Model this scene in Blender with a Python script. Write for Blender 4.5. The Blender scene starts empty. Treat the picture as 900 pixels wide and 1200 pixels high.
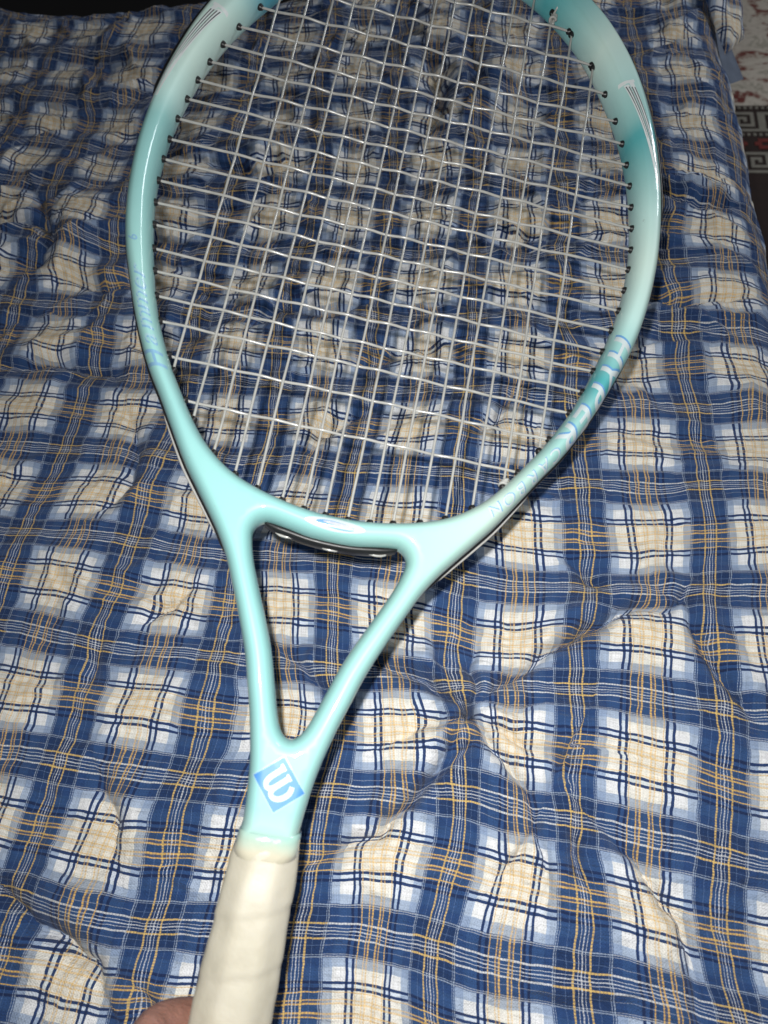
import bpy, bmesh, math, random
import numpy as np
from mathutils import Matrix, Vector
from mathutils.geometry import delaunay_2d_cdt

random.seed(7)
rng = np.random.default_rng(7)
sc = bpy.context.scene
COL = sc.collection

# ------------------------------------------------------------------ camera
cd = bpy.data.cameras.new('camera')
cam = bpy.data.objects.new('camera', cd); COL.objects.link(cam)
cd.sensor_fit = 'VERTICAL'; cd.sensor_height = 36.0; cd.sensor_width = 27.0
cd.lens = 25.98; cd.clip_start = 0.01; cd.clip_end = 50
cam.matrix_world = Matrix(((0.988397, -0.073143, 0.13312, 0.06053),
                           (0.126258, 0.882847, -0.452371, -0.20571),
                           (-0.084437, 0.46393, 0.881839, 0.401), (0, 0, 0, 1)))
cd.dof.use_dof = True; cd.dof.focus_distance = 0.43; cd.dof.aperture_fstop = 11.0
sc.camera = cam

# ------------------------------------------------------------------ light
w = bpy.data.worlds.new('World'); sc.world = w; w.use_nodes = True
bg = w.node_tree.nodes['Background']
bg.inputs['Color'].default_value = (0.85, 0.92, 1.0, 1); bg.inputs['Strength'].default_value = 0.04

def area(name, loc, target, power, size, color, shape='DISK'):
    l = bpy.data.lights.new(name, 'AREA'); l.energy = power; l.size = size; l.shape = shape; l.color = color
    o = bpy.data.objects.new(name, l); COL.objects.link(o)
    o.location = loc
    o.rotation_euler = (Vector(target) - Vector(loc)).to_track_quat('-Z', 'Y').to_euler()
    return o
# the phone's flash, a small lamp beside the lens
flash = area('phone_flash', (0.0464, -0.1915, 0.4104), (0.06, -0.1, 0.0), 1.74, 0.009, (1.0, 0.985, 0.955))
flash.data.spread = math.radians(165)
# the lamp of the room, off to the right above the rug
area('room_lamp', (1.2, 1.05, 0.85), (0.3, 0.55, -0.2), 8.0, 0.35, (0.93, 0.96, 1.0))

sc.view_settings.view_transform = 'Standard'; sc.view_settings.look = 'None'
sc.view_settings.exposure = 0.0; sc.view_settings.gamma = 1.0
sc.render.engine = 'CYCLES'

# ------------------------------------------------------------------ helpers
def srgb(r, g, b):
    f = lambda c: (c / 255 / 12.92) if c / 255 <= 0.04045 else ((c / 255 + 0.055) / 1.055) ** 2.4
    return (f(r), f(g), f(b), 1)

def tag(o, label=None, cat=None, kind=None, group=None):
    for k, v in (('label', label), ('category', cat), ('kind', kind), ('group', group)):
        if v: o[k] = v
    return o

def link(name, me, parent=None, mat=None, smooth=True):
    o = bpy.data.objects.new(name, me); COL.objects.link(o)
    if parent: o.parent = parent
    if mat and not me.materials: me.materials.append(mat)
    if smooth: me.polygons.foreach_set('use_smooth', np.ones(len(me.polygons), bool))
    me.update()
    return o

def mesh(name, verts, faces):
    me = bpy.data.meshes.new(name); me.from_pydata([tuple(v) for v in verts], [], [tuple(f) for f in faces]); me.update()
    return me

def tube(pts, r, n=8, cap=True, up=(0, 0, 1), rz=None):
    """sweep a round (or r x rz elliptic) section along a polyline"""
    pts = [Vector(p) for p in pts]; V = []; F = []
    up = Vector(up)
    for i, p in enumerate(pts):
        d = (pts[min(i + 1, len(pts) - 1)] - pts[max(i - 1, 0)]).normalized()
        a = d.cross(up)
        if a.length < 1e-4: a = d.cross(Vector((1, 0, 0)))
        a.normalize(); b = a.cross(d).normalized()
        rr = r[i] if hasattr(r, '__len__') else r
        r2 = rr if rz is None else rz
        for k in range(n):
            t = 2 * math.pi * k / n
            V.append(p + a * (rr * math.cos(t)) + b * (r2 * math.sin(t)))
    for i in range(len(pts) - 1):
        for k in range(n):
            F.append((i * n + k, i * n + (k + 1) % n, (i + 1) * n + (k + 1) % n, (i + 1) * n + k))
    if cap:
        F.append(tuple(range(n))[::-1]); F.append(tuple((len(pts) - 1) * n + k for k in range(n)))
    return V, F

def join(parts):
    V = []; F = []
    for v, f in parts:
        o = len(V); V += list(v); F += [tuple(i + o for i in q) for q in f]
    return V, F

# smooth noise in numpy
_perm = rng.permutation(512); _g = rng.uniform(0, 2 * np.pi, 512)
def noise(x, y, seed=0):
    xi = np.floor(x).astype(int); yi = np.floor(y).astype(int); xf = x - xi; yf = y - yi
    u = xf ** 3 * (xf * (xf * 6 - 15) + 10); v = yf ** 3 * (yf * (yf * 6 - 15) + 10)
    def g(a, b, dx, dy):
        t = _g[_perm[(_perm[(a + seed * 37) % 512] + b) % 512]]
        return np.cos(t) * dx + np.sin(t) * dy
    n0 = g(xi, yi, xf, yf) * (1 - u) + g(xi + 1, yi, xf - 1, yf) * u
    n1 = g(xi, yi + 1, xf, yf - 1) * (1 - u) + g(xi + 1, yi + 1, xf - 1, yf - 1) * u
    return (n0 * (1 - v) + n1 * v) * 1.5

# node helper
class NT:
    def __init__(s, name):
        s.m = bpy.data.materials.new(name); s.m.use_nodes = True
        s.t = s.m.node_tree; s.b = s.t.nodes['Principled BSDF']
    def n(s, kind, **kw):
        x = s.t.nodes.new(kind)
        for k, v in kw.items(): setattr(x, k, v)
        return x
    def put(s, sock, v):
        if isinstance(v, bpy.types.NodeSocket): s.t.links.new(v, sock)
        else: sock.default_value = v
    def math(s, op, a, b=0.0, c=0.0, clamp=False):
        x = s.n('ShaderNodeMath', operation=op); x.use_clamp = clamp
        s.put(x.inputs[0], a); s.put(x.inputs[1], b)
        if op in ('MULTIPLY_ADD', 'SMOOTH_MIN', 'COMPARE'): s.put(x.inputs[2], c)
        return x.outputs[0]
    def mix(s, f, a, b, mode='MIX'):
        x = s.n('ShaderNodeMix', data_type='RGBA', blend_type=mode)
        s.put(x.inputs[0], f); s.put(x.inputs[6], a); s.put(x.inputs[7], b)
        return x.outputs[2]
    def ramp(s, fac, stops, interp='LINEAR'):
        x = s.n('ShaderNodeValToRGB'); e = x.color_ramp.elements; x.color_ramp.interpolation = interp
        while len(e) < len(stops): e.new(0.5)
        for q, (p, c) in zip(e, stops):
            q.position = p; q.color = c if len(c) == 4 else (*c, 1)
        s.put(x.inputs[0], fac)
        return x.outputs[0], x.outputs[1]
    def noise(s, vec, scale, detail=2, rough=0.5, dist=0.0):
        x = s.n('ShaderNodeTexNoise'); x.inputs['Scale'].default_value = scale; x.inputs['Detail'].default_value = detail
        x.inputs['Roughness'].default_value = rough; x.inputs['Distortion'].default_value = dist
        if vec is not None: s.put(x.inputs['Vector'], vec)
        return x.outputs[0]
    def bump(s, h, strength, dist):
        x = s.n('ShaderNodeBump'); x.inputs['Strength'].default_value = strength; x.inputs['Distance'].default_value = dist
        s.put(x.inputs['Height'], h); s.put(s.b.inputs['Normal'], x.outputs[0]); return x
    def base(s, c): s.put(s.b.inputs['Base Color'], c)
    def rough(s, v): s.put(s.b.inputs['Roughness'], v)

def simple(name, col, rough=0.5, var=0.12, scale=200, bump=0.0, coat=0.0, metallic=0.0, bscale=400):
    m = NT(name); tc = m.n('ShaderNodeTexCoord').outputs['Object']
    n = m.noise(tc, scale, 3)
    f = m.math('MULTIPLY_ADD', n, 2 * var, 1 - var)
    c = m.mix(1.0, col if len(col) == 4 else (*col, 1), (1, 1, 1, 1), 'MULTIPLY')
    x = m.n('ShaderNodeVectorMath', operation='SCALE'); m.put(x.inputs[0], c); m.put(x.inputs['Scale'], f)
    m.base(x.outputs[0]); m.rough(m.math('MULTIPLY_ADD', n, 0.15, rough - 0.07))
    m.b.inputs['Coat Weight'].default_value = coat; m.b.inputs['Coat Roughness'].default_value = 0.05
    m.b.inputs['Metallic'].default_value = metallic
    if bump: m.bump(m.noise(tc, bscale, 3), bump, 0.001)
    return m.m

# ------------------------------------------------------------------ plaid cloth material
def plaid_material():
    m = NT('plaid_cotton')
    uv = m.n('ShaderNodeUVMap', uv_map='cloth').outputs[0]
    # slight thread wander
    nz = m.n('ShaderNodeTexNoise'); nz.inputs['Scale'].default_value = 9.0; nz.inputs['Detail'].default_value = 3
    m.put(nz.inputs['Vector'], uv)
    sub = m.n('ShaderNodeVectorMath', operation='SUBTRACT'); m.put(sub.inputs[0], nz.outputs['Color']); sub.inputs[1].default_value = (0.5, 0.5, 0.5)
    sca = m.n('ShaderNodeVectorMath', operation='SCALE'); m.put(sca.inputs[0], sub.outputs[0]); sca.inputs['Scale'].default_value = 0.022
    add = m.n('ShaderNodeVectorMath', operation='ADD'); m.put(add.inputs[0], uv); m.put(add.inputs[1], sca.outputs[0])
    sep = m.n('ShaderNodeSeparateXYZ'); m.put(sep.inputs[0], add.outputs[0])
    U, V = sep.outputs[0], sep.outputs[1]
    W = (0.97, 0.98, 1.0, 1); N = (0.028, 0.062, 0.18, 1); BL = (0.034, 0.088, 0.235, 1); LB = (0.46, 0.56, 0.73, 1); CR = (0.98, 0.945, 0.865, 1)
    PW = (0.80, 0.88, 1.0, 1); GR = (0.92, 0.93, 0.94, 1)
    base_st = [(0, BL), (.174, LB), (.232, GR), (.254, W), (.3175, N), (.3375, PW), (.361, N), (.381, CR)]
    T = (0.62, 0.47, 0.25, 1)
    YE = (0.90, 0.62, 0.20, 1); WH = (0.90, 0.92, 0.95, 1); OR = (0.90, 0.56, 0.15, 1); z = (1, 1, 1, 0); pw = (0.62, 0.74, 0.92, .55)
    line_st = [(0, (*WH[:3], .8)), (.0038, z), (.0165, (*WH[:3], .8)), (.0228, z), (.0410, (*YE[:3], .95)), (.0508, z), (.150, pw), (.1555, z), (.163, pw), (.1685, z),
               (.090, (0.25, 0.38, 0.65, .4)), (.094, z),
               (.387, (*OR[:3], 1)), (.3975, z), (.438, (*OR[:3], 1)), (.4475, (0.30, 0.2, 0.1, .25)), (.4635, (*OR[:3], 1)), (.473, z)]
    line_st.sort(key=lambda a: a[0])
    # tan under-weft of the orange zone, seen where it crosses a blue band
    def prof(c):
        fr = m.math('FRACT', m.math('ADD', c, 100.5)); d = m.math('ABSOLUTE', m.math('SUBTRACT', fr, 0.5))
        b, _ = m.ramp(d, base_st, 'CONSTANT')
        l, a = m.ramp(d, line_st, 'CONSTANT')
        return d, b, l, a
    dU, bU, lU, aU = prof(U); dV, bV, lV, aV = prof(V)
    mul = m.mix(1.0, bU, bV, 'MULTIPLY'); mn = m.mix(1.0, bU, bV, 'DARKEN')
    c = m.mix(0.45, mul, mn)
    # thread pattern
    TH = 46.0
    def wave(x, ph=0.0): return m.math('SINE', m.math('MULTIPLY_ADD', x, 2 * math.pi * TH, ph))
    wU = wave(U); wV = wave(V)
    chk = m.math('MULTIPLY', wU, wV)
    # yarn slub along each direction
    def yarn(a, b):
        cb = m.n('ShaderNodeCombineXYZ'); m.put(cb.inputs[0], m.math('MULTIPLY', a, 150.0)); m.put(cb.inputs[1], m.math('MULTIPLY', b, 6.0))
        return m.noise(cb.outputs[0], 1.0, 2, 0.6)
    ya = yarn(U, V); yb = yarn(V, U)
    ys = m.math('ADD', ya, yb)
    # outer lines turn from yellow to white where they cross the light cloth
    lightV, _ = m.ramp(dV, [(0, (0, 0, 0)), (.17, (.6,) * 3), (.24, (.35,) * 3), (.5, (.2,) * 3)], 'CONSTANT')
    lightU, _ = m.ramp(dU, [(0, (0, 0, 0)), (.17, (.9,) * 3), (.5, (.9,) * 3)], 'CONSTANT')
    blueV = m.math('LESS_THAN', dV, 0.168); blueU = m.math('LESS_THAN', dU, 0.168)
    inband = m.math('LESS_THAN', dV, 0.2)
    lV2 = m.mix(m.math('MULTIPLY', lightU, inband), lV, (0.86, 0.9, 0.95, 1))
    # alpha of the warp lines, dotted by the weave
    dotU = m.math('MULTIPLY_ADD', m.math('SINE', m.math('MULTIPLY', V, 2 * math.pi * 50)), 0.26, 0.72, clamp=True)
    dotV = m.math('MULTIPLY_ADD', m.math('SINE', m.math('MULTIPLY', U, 2 * math.pi * 50)), 0.16, 0.78, clamp=True)
    # orange lines are pale on the cream and full on the blue
    orU = m.math('GREATER_THAN', dU, 0.38); orV = m.math('GREATER_THAN', dV, 0.38)
    fu = m.math('SUBTRACT', 1.0, m.math('MULTIPLY', orU, m.math('MULTIPLY', m.math('GREATER_THAN', dV, 0.17), 0.28)))
    fv = m.math('SUBTRACT', 1.0, m.math('MULTIPLY', orV, m.math('MULTIPLY', m.math('GREATER_THAN', dU, 0.17), 0.28)))
    # band interior of the orange zone over blue looks tan-green
    tanU = m.math('MULTIPLY', orU, m.math('MULTIPLY', m.math('LESS_THAN', dV, 0.236), m.math('GREATER_THAN', dV, 0.15)))
    tanV = m.math('MULTIPLY', orV, m.math('MULTIPLY', m.math('LESS_THAN', dU, 0.236), m.math('GREATER_THAN', dU, 0.15)))
    c = m.mix(m.math('MULTIPLY', tanU, 0.2), c, (0.40, 0.36, 0.30, 1))
    c = m.mix(m.math('MULTIPLY', tanV, 0.2), c, (0.40, 0.36, 0.30, 1))
    c = m.mix(m.math('MULTIPLY', m.math('MULTIPLY', aV, dotV), fv), c, lV2)
    c = m.mix(m.math('MULTIPLY', m.math('MULTIPLY', aU, dotU), fu), c, lU)
    val = m.math('ADD', m.math('MULTIPLY_ADD', chk, 0.05, 0.88), m.math('MULTIPLY', m.math('SUBTRACT', ys, 1.0), 0.55))
    x = m.n('ShaderNodeVectorMath', operation='SCALE'); m.put(x.inputs[0], c); m.put(x.inputs['Scale'], val)
    m.base(x.outputs[0]); m.rough(0.85)
    m.b.inputs['Specular IOR Level'].default_value = 0.25
    m.b.inputs['Sheen Weight'].default_value = 0.12; m.b.inputs['Sheen Roughness'].default_value = 0.5
    # puckered cotton
    mp = m.n('ShaderNodeMapping'); m.put(mp.inputs[0], uv); mp.inputs['Scale'].default_value = (10, 26, 1)
    p1 = m.noise(mp.outputs[0], 1.0, 4, 0.6, 0.4)
    h = m.math('ADD', m.math('MULTIPLY', p1, 1.0), m.math('ADD', m.math('MULTIPLY', chk, 0.05), m.math('MULTIPLY', ys, 0.16)))
    m.bump(h, 0.75, 0.003)
    return m.m
PLAID = plaid_material()

# ------------------------------------------------------------------ duvet
# where the plaid's crossings lie on the bed: period column, period row, x mm, y mm
CTRL = "5,0,120.5,-230.6;5.5,0,159.0,-232.5;4.5,0,84.9,-231.0;5,1,116.9,-163.3;5.5,1,150.6,-165.4;6,1,187.4,-170.0;4.5,1,88.5,-162.7;5,0.5,122.3,-195.8;5.5,0.5,154.1,-199.6;6,0.5,183.2,-204.4;4.5,0.5,89.1,-194.5;4.5,2,84.7,-96.1;5,2,116.8,-95.9;5.5,2,155.1,-95.5;6,2,192.7,-98.7;5,1.5,118.3,-128.2;5.5,1.5,151.4,-130.0;6,1.5,190.5,-137.0;4.5,1.5,85.3,-128.9;4.5,3,85.5,-37.5;5,3,122.0,-35.7;5.5,3,158.3,-34.5;6,3,191.2,-30.9;4.5,2.5,83.7,-72.6;5,2.5,119.7,-64.1;5.5,2.5,156.4,-61.4;6,2.5,190.6,-63.8;5,3.5,121.9,-4.2;6,3.5,194.7,3.7;5.5,3.5,160.5,0.3;4.5,3.5,82.1,-4.7;6,4,193.2,37.6;5,4,118.8,31.8;5.5,4,155.7,30.5;6.5,4,224.2,40.0;6,5,188.2,94.0;5.5,5,153.5,95.1;6.5,5,227.6,99.9;5,5,113.0,96.6;6,4.5,191.1,65.0;5.5,4.5,155.2,65.6;6.5,4.5,226.8,66.4;5,4.5,116.6,60.3;6,6,183.4,161.3;6.5,6,222.5,159.6;5.5,6,147.5,165.7;5,6,106.6,161.3;6,5.5,185.0,129.1;6.5,5.5,227.1,128.0;5.5,5.5,152.2,126.4;5,5.5,111.6,131.4;6,6.5,183.0,196.5;6.5,6.5,221.5,200.6;5,6.5,104.9,193.1;6.5,7,219.1,227.6;6,7,178.0,226.1;6,8,179.2,295.4;6.5,8,218.4,286.9;7,8,246.1,278.4;6,9,173.9,352.1;6.5,9,209.5,348.3;7,9,241.6,342.6;6,10,168.0,417.9;6.5,10,205.6,414.2;7,10,237.0,409.6;6,11,164.9,479.3;6.5,11,200.0,476.1;7,11,232.2,470.6;6.5,12,198.1,538.5;4,1,60.6,-159.1;4,0.5,58.1,-190.9;4,0,50.0,-227.5;3.5,1,25.9,-161.2;3.5,0.5,22.2,-190.8;3.5,0,23.5,-225.4;3.5,-0.5,25.8,-254.3;3,1,-11.7,-163.5;3,0.5,-10.8,-194.9;3,0,-13.5,-227.7;3,-0.5,-9.6,-259.1;2,1,-85.1,-166.5;2,0.5,-85.4,-200.1;2,0,-84.0,-235.8;2,-0.5,-83.6,-264.2;1.5,1,-123.0,-166.5;1.5,0.5,-126.8,-201.2;1.5,0,-122.9,-233.8;1.5,-0.5,-121.0,-264.2;1,0.5,-160.5,-199.9;1,0,-160.8,-230.7;2,2,-85.8,-99.1;1.5,2,-121.7,-99.2;1,2,-162.6,-98.2;0.5,2,-197.7,-94.9;1,1,-158.7,-164.4;0.5,1,-190.6,-165.3;2,1.5,-84.5,-131.0;1.5,1.5,-121.9,-128.8;1,1.5,-159.1,-129.0;0.5,1.5,-195.9,-128.5;1,3,-156.2,-32.8;1,2.5,-157.3,-63.9;1.5,3,-117.6,-35.3;1.5,2.5,-118.8,-65.8;0.5,3,-192.8,-32.4;0.5,2.5,-195.5,-59.5;0,3,-229.5,-32.6;0,2.5,-230.9,-59.3;2,2.5,-84.4,-67.9;2.5,3,-62.0,-34.4;2.5,2.5,-53.8,-62.8;2.5,2,-46.5,-100.1;3,3,-25.8,-32.9;3,2.5,-22.9,-63.6;3,2,-18.6,-99.6;3.5,3,9.4,-33.6;3.5,2,17.3,-98.3;3.5,1.5,22.2,-127.1;4,3,48.4,-34.5;4,2.5,48.7,-68.5;4,2,49.4,-98.8;4,1.5,58.0,-125.4;3,1.5,-9.8,-130.6;2.5,1.5,-36.2,-130.3;0,4,-225.1,33.7;0,3.5,-227.4,-1.1;0,5,-226.8,95.2;0,4.5,-225.4,64.0;0,6,-234.2,159.4;0,5.5,-231.2,128.8;1,3.5,-155.8,0.8;1,4,-152.3,32.2;0.5,3.5,-193.4,2.9;0.5,4,-190.8,34.1;0.5,4.5,-190.4,62.7;0.5,5,-190.8,95.8;-0.5,4,-263.4,32.3;-0.5,4.5,-264.1,64.3;-0.5,5,-263.1,95.3;-0.5,5.5,-265.4,126.1;-0.5,6,-269.2,160.4;-1,6,-307.9,160.3;-1,6.5,-314.2,195.9;-1,7,-318.7,233.8;-1,8,-325.8,300.6;-1,9,-318.9,345.3;-1,10,-330.2,411.6;-1,11,-344.9,480.4;0,7,-246.6,223.7;0,8,-256.9,291.3;0,9,-260.8,338.0;-0.5,10,-291.6,408.9;-0.5,8,-287.3,292.8;-0.5,9,-287.5,340.0;-1.5,10,-360.9,414.2;-1.5,9,-357.9,347.3;-1.5,8,-362.6,303.2;-0.5,11,-300.3,481.0;-1.5,11,-366.0,484.9;2.5,4,-53.5,37.5;3,4,-26.2,31.8;3.5,4,8.4,33.2;4,4,43.3,35.2;4.5,4,76.3,32.1;3,5,-22.3,96.5;2.5,5,-56.7,96.6;3.5,5,12.5,97.3;4,5,43.6,102.0;3,6,-29.6,159.3;2.5,6,-64.1,159.2;3.5,6,10.2,160.4;4,6,41.7,160.4;4.5,6,75.0,161.3;3.5,8,3.4,296.6;3.5,10,-7.8,414.0;2.5,8,-63.5,295.2;2.5,10,-79.6,414.3;3,8,-34.3,295.8;3,10,-45.3,414.2;4,8,35.2,296.3;4,10,29.1,415.0;1.5,8,-122.2,294.0;1.5,10,-143.1,413.4;5,8,103.2,297.7;5,10,101.3,415.9;4.5,10,64.0,414.9"
cp = np.array([[float(q) for q in t.split(',')] for t in CTRL.split(';')])
AFF = np.array([[14.2067, 0.014192], [0.635739, 15.524], [3.314035, 3.521341]])
cx = cp[:, 2:4] / 1000
def affine(p): return p @ AFF[:2] + AFF[2]
ring = np.array([(x, y) for x in (-1.0, -0.75, -0.4, 0.0, 0.4, 0.7) for y in (-0.75, -0.5, 0.85, 1.1)] +
                [(x, y) for x in (-1.0, -0.75, 0.6, 0.8) for y in (-0.2, 0.1, 0.4, 0.6)])
px = np.r_[cx, ring]; res = np.r_[cp[:, :2] - affine(cx), np.zeros((len(ring), 2))]
def phi(r2): return 0.5 * r2 * np.log(r2 + 1e-12)
K = phi(((px[:, None] - px[None]) ** 2).sum(-1)) + np.eye(len(px)) * 2.2e-4
Pm = np.c_[np.ones(len(px)), px]
Aq = np.block([[K, Pm], [Pm.T, np.zeros((3, 3))]])
sol = np.linalg.solve(Aq, np.r_[res, np.zeros((3, 2))])
def cloth_uv(x, y):
    q = np.c_[x, y]; out = np.zeros((len(q), 2))
    for i in range(0, len(q), 40000):
        b = q[i:i + 40000]
        out[i:i + 40000] = affine(b) + phi(((b[:, None] - px[None]) ** 2).sum(-1)) @ sol[:-3] + np.c_[np.ones(len(b)), b] @ sol[-3:]
    return out

# creases: (points in mm, depth mm, half width mm, puff of the side lying to the left of the path)
CREASE = [
 ([(60,-115),(82,-94),(109,-71),(135,-52),(149,-44),(169,-46),(177,-34)], 7, 4, 4.5),
 ([(7,-92),(36,-100),(51,-108),(60,-115)], 7, 4, 5),
 ([(60,-115),(66,-122),(80,-136),(92,-153),(97,-167)], 5, 4, -3),
 ([(60,-115),(51,-137),(38,-158),(19,-181),(3,-190),(-17,-201)], 5, 3.5, -4),
 ([(127,-162),(143,-175),(154,-190),(165,-203),(170,-217),(171,-240)], 5, 4, -3.5),
 ([(116,-165),(115,-178),(121,-189)], 4, 4, 2),
 ([(-135,-81),(-124,-72),(-112,-60)], 4.5, 3.5, 3),
 ([(-166,-232),(-151,-240),(-128,-248),(-110,-255),(-104,-261)], 7, 6, 6),
 ([(-135,-171),(-122,-191),(-114,-206)], 4, 5, 2.5),
 ([(-54,-88),(-38,-98),(-22,-109),(-8,-121)], 4, 4, 3),
 ([(-187,64),(-174,37),(-171,11),(-182,-9)], 4, 6, 3),
 ([(-335,279),(-315,249),(-302,229),(-308,205)], 14, 10, 9),
 ([(-378,262),(-350,250),(-315,249)], 8, 8, 6),
 ([(102,-156),(115,-126),(114,-141)], 3, 4, 2),
 ([(165,-35),(177,-39),(182,-59),(194,-81),(205,-98),(213,-106)], 4, 4, 3),
 ([(34,-160),(58,-136),(66,-127)], 3.5, 4, 2),
 ([(-17,472),(-7,441),(0,405),(-10,365)], 18, 12, 10),
 ([(22,470),(30,430),(24,400)], 12, 9, 8),
 ([(53,67),(66,81),(73,99)], 5, 5, 3),
 ([(-57,46),(-52,61),(-38,71),(-22,82)], 6, 5, 5),
 ([(-84,-262),(-76,-267),(-72,-273)], 4, 4, 2),
 ([(-158,-118),(-158,-108),(-158,-93)], 3, 4, 2),
 ([(108,-14),(123,-30),(135,-36)], 4, 5, 3),
 ([(-294,95),(-258,105),(-210,100)], 6, 7, 5),
 ([(-280,188),(-242,181),(-223,186)], 7, 7, 5),
 ([(-120,150),(-90,172),(-60,165),(-35,178)], 9, 7, 7),
 ([(-30,120),(5,135),(35,128)], 8, 7, 6),
 ([(60,240),(95,255),(130,250)], 7, 7, 6),
 ([(165,300),(200,285),(235,290)], 8, 7, 6),
 ([(150,200),(185,188),(225,195)], 6, 6, 5),
 ([(-200,330),(-150,318),(-110,330)], 10, 9, 8),
 ([(60,-115),(72,-110),(88,-112),(100,-106)], 4.5, 2.5, 2.5),
 ([(60,-115),(52,-122),(40,-124),(26,-132)], 4, 2.5, 2.5),
 ([(60,-115),(64,-104),(60,-92),(63,-80)], 4.5, 2.5, -2.5),
 ([(60,-115),(76,-121),(92,-130),(112,-131)], 4, 2.5, 2),
 ([(49,-98),(40,-88),(36,-74)], 3, 2.5, 2),
 ([(97,-167),(104,-180),(104,-200)], 3.5, 3, 2),
 ([(97,-167),(90,-182),(78,-196)], 3, 3, -2),
]
def poly_dist(x, y, pts):
    best = np.full(x.shape, 1e9); side = np.ones(x.shape); tt = np.zeros(x.shape); n = len(pts) - 1
    for k in range(n):
        ax, ay = pts[k]; bx, by = pts[k + 1]; dx, dy = bx - ax, by - ay; L2 = dx * dx + dy * dy
        t = np.clip(((x - ax) * dx + (y - ay) * dy) / L2, 0, 1)
        ex_, ey_ = x - ax - t * dx, y - ay - t * dy; d = np.hypot(ex_, ey_)
        m = d < best; best = np.where(m, d, best); side = np.where(m, np.sign(dx * ey_ - dy * ex_), side); tt = np.where(m, (k + t) / n, tt)
    return best, side, tt

def smooth(a, b, x):
    t = np.clip((x - a) / (b - a), 0, 1); return t * t * (3 - 2 * t)

def height(x, y):
    """wrinkle height in metres at cloth point x, y (metres)"""
    far = smooth(0.0, 0.22, y); X = x * 1000; Y = y * 1000
    wx = noise(X / 55, Y / 55, 1) * 16; wy = noise(X / 60, Y / 60, 2) * 13
    h = noise((X + wx) / 110, (Y + wy) / 80, 3) * (4.5 + 4 * far)
    # long soft ripples that run across the bed, tighter and deeper towards its far end
    r = noise((X * 0.9 + Y * 0.35 + wx * 1.4) / 95, (Y - X * 0.18 + wy * 1.6) / 30, 4)
    h += r * (1.9 + 3.0 * far)
    rg = 1 - np.abs(noise((X - Y * 0.3 + wx * 1.5) / 78, (Y + X * 0.22 + wy * 2) / 34, 5)) * 2.3
    h += np.clip(rg, 0, 1) ** 2.2 * (1.8 + 2.0 * far)
    rg = 1 - np.abs(noise((X * 0.7 - Y * 0.7 + wx) / 38, (Y * 0.7 + X * 0.7 + wy) / 62, 6)) * 2.4
    h += np.clip(rg, 0, 1) ** 2 * (1.4 + 0.9 * far)
    h += noise((X + wx) / 20, (Y + wy) / 13, 7) * (0.7 + 0.5 * far)
    h += noise(X / 8, Y / 5.5, 8) * 0.16
    rg = 1 - np.abs(noise((X + Y * 0.6 + wx) / 26, (Y - X * 0.5 + wy) / 19, 19)) * 3.2
    h -= np.clip(rg, 0, 1) ** 1.5 * 0.75 * (1 + 0.4 * far)
    rg = 1 - np.abs(noise((X - Y * 0.8 + wx) / 44, (Y + X * 0.3 + wy) / 15, 20)) * 4.0
    h -= np.clip(rg, 0, 1) ** 1.3 * 0.6 * (1 + 0.6 * far)
    for pts, A, wd, puff in CREASE:
        p = np.array(pts, float)
        m = (X > p[:, 0].min() - 60) & (X < p[:, 0].max() + 60) & (Y > p[:, 1].min() - 60) & (Y < p[:, 1].max() + 60)
        if not m.any(): continue
        xx = X[m] + noise(X[m] / 14, Y[m] / 14, 9) * 2.0; yy = Y[m] + noise(X[m] / 14, Y[m] / 14, 10) * 2.0
        d, s, t = poly_dist(xx, yy, pts)
        e = np.clip(1.15 - np.abs(t - 0.5) * 1.5, 0.25, 1)
        add = -A * (1.8 if A < 12 else 0.9) * e * np.exp(-d / (wd * 0.7))
        sd = np.where(np.sign(puff) * s > 0, 1.0, 0.25)
        add += abs(puff) * 1.35 * e * sd * np.exp(-((d - wd * 1.9) / (wd * 2.1)) ** 2)
        h[m] += add
    return h / 1000

def axis(parts):
    out = [parts[0][0]]
    for a, b, st in parts:
        n = max(1, int(round((b - a) / st))); out += list(a + (b - a) * (np.arange(n) + 1) / n)
    return np.array(out)
xs = axis([(-0.80, -0.50, 0.006), (-0.50, -0.22, 0.0020), (-0.22, 0.23, 0.00125), (0.23, 0.30, 0.0018), (0.30, 0.62, 0.008)])
ys = axis([(-0.62, -0.33, 0.006), (-0.33, 0.06, 0.00125), (0.06, 0.30, 0.0016), (0.30, 0.60, 0.0022), (0.60, 0.95, 0.008)])
GX, GY = np.meshgrid(xs, ys); sh = GX.shape
sx, sy = GX.ravel(), GY.ravel()
Hh = height(sx, sy)
edge_x = 0.2635 + np.where(sy > 0.30, -(sy - 0.30) * 0.075, 0.0) + noise(sy * 14, sy * 0 + 3.3, 11) * 0.004
edge_y = 0.590 + noise(sx * 11, sx * 0 + 1.7, 12) * 0.010 + np.where(sx > -0.30, 0.02 * smooth(-0.30, -0.1, sx), 0)
def roll(s, e, R):
    """bend the cloth down over an edge: returns horizontal position and drop"""
    s0 = e - R; a = np.clip((s - s0) / R, 0, 1.38)
    ex = np.maximum(s - (s0 + 1.38 * R), 0)
    pos = np.where(s <= s0, s, s0 + R * np.sin(a) + ex * math.cos(1.38)); drop = np.where(s <= s0, 0, R * (1 - np.cos(a)) + ex * math.sin(1.38))
    return pos, drop
X1, d1 = roll(sx, edge_x, 0.042); Y1, d2 = roll(sy, edge_y, 0.05)
dr = np.minimum(np.hypot(d1, d2), 0.46)
fall = np.clip(1 - dr / 0.05, 0.25, 1)
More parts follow.
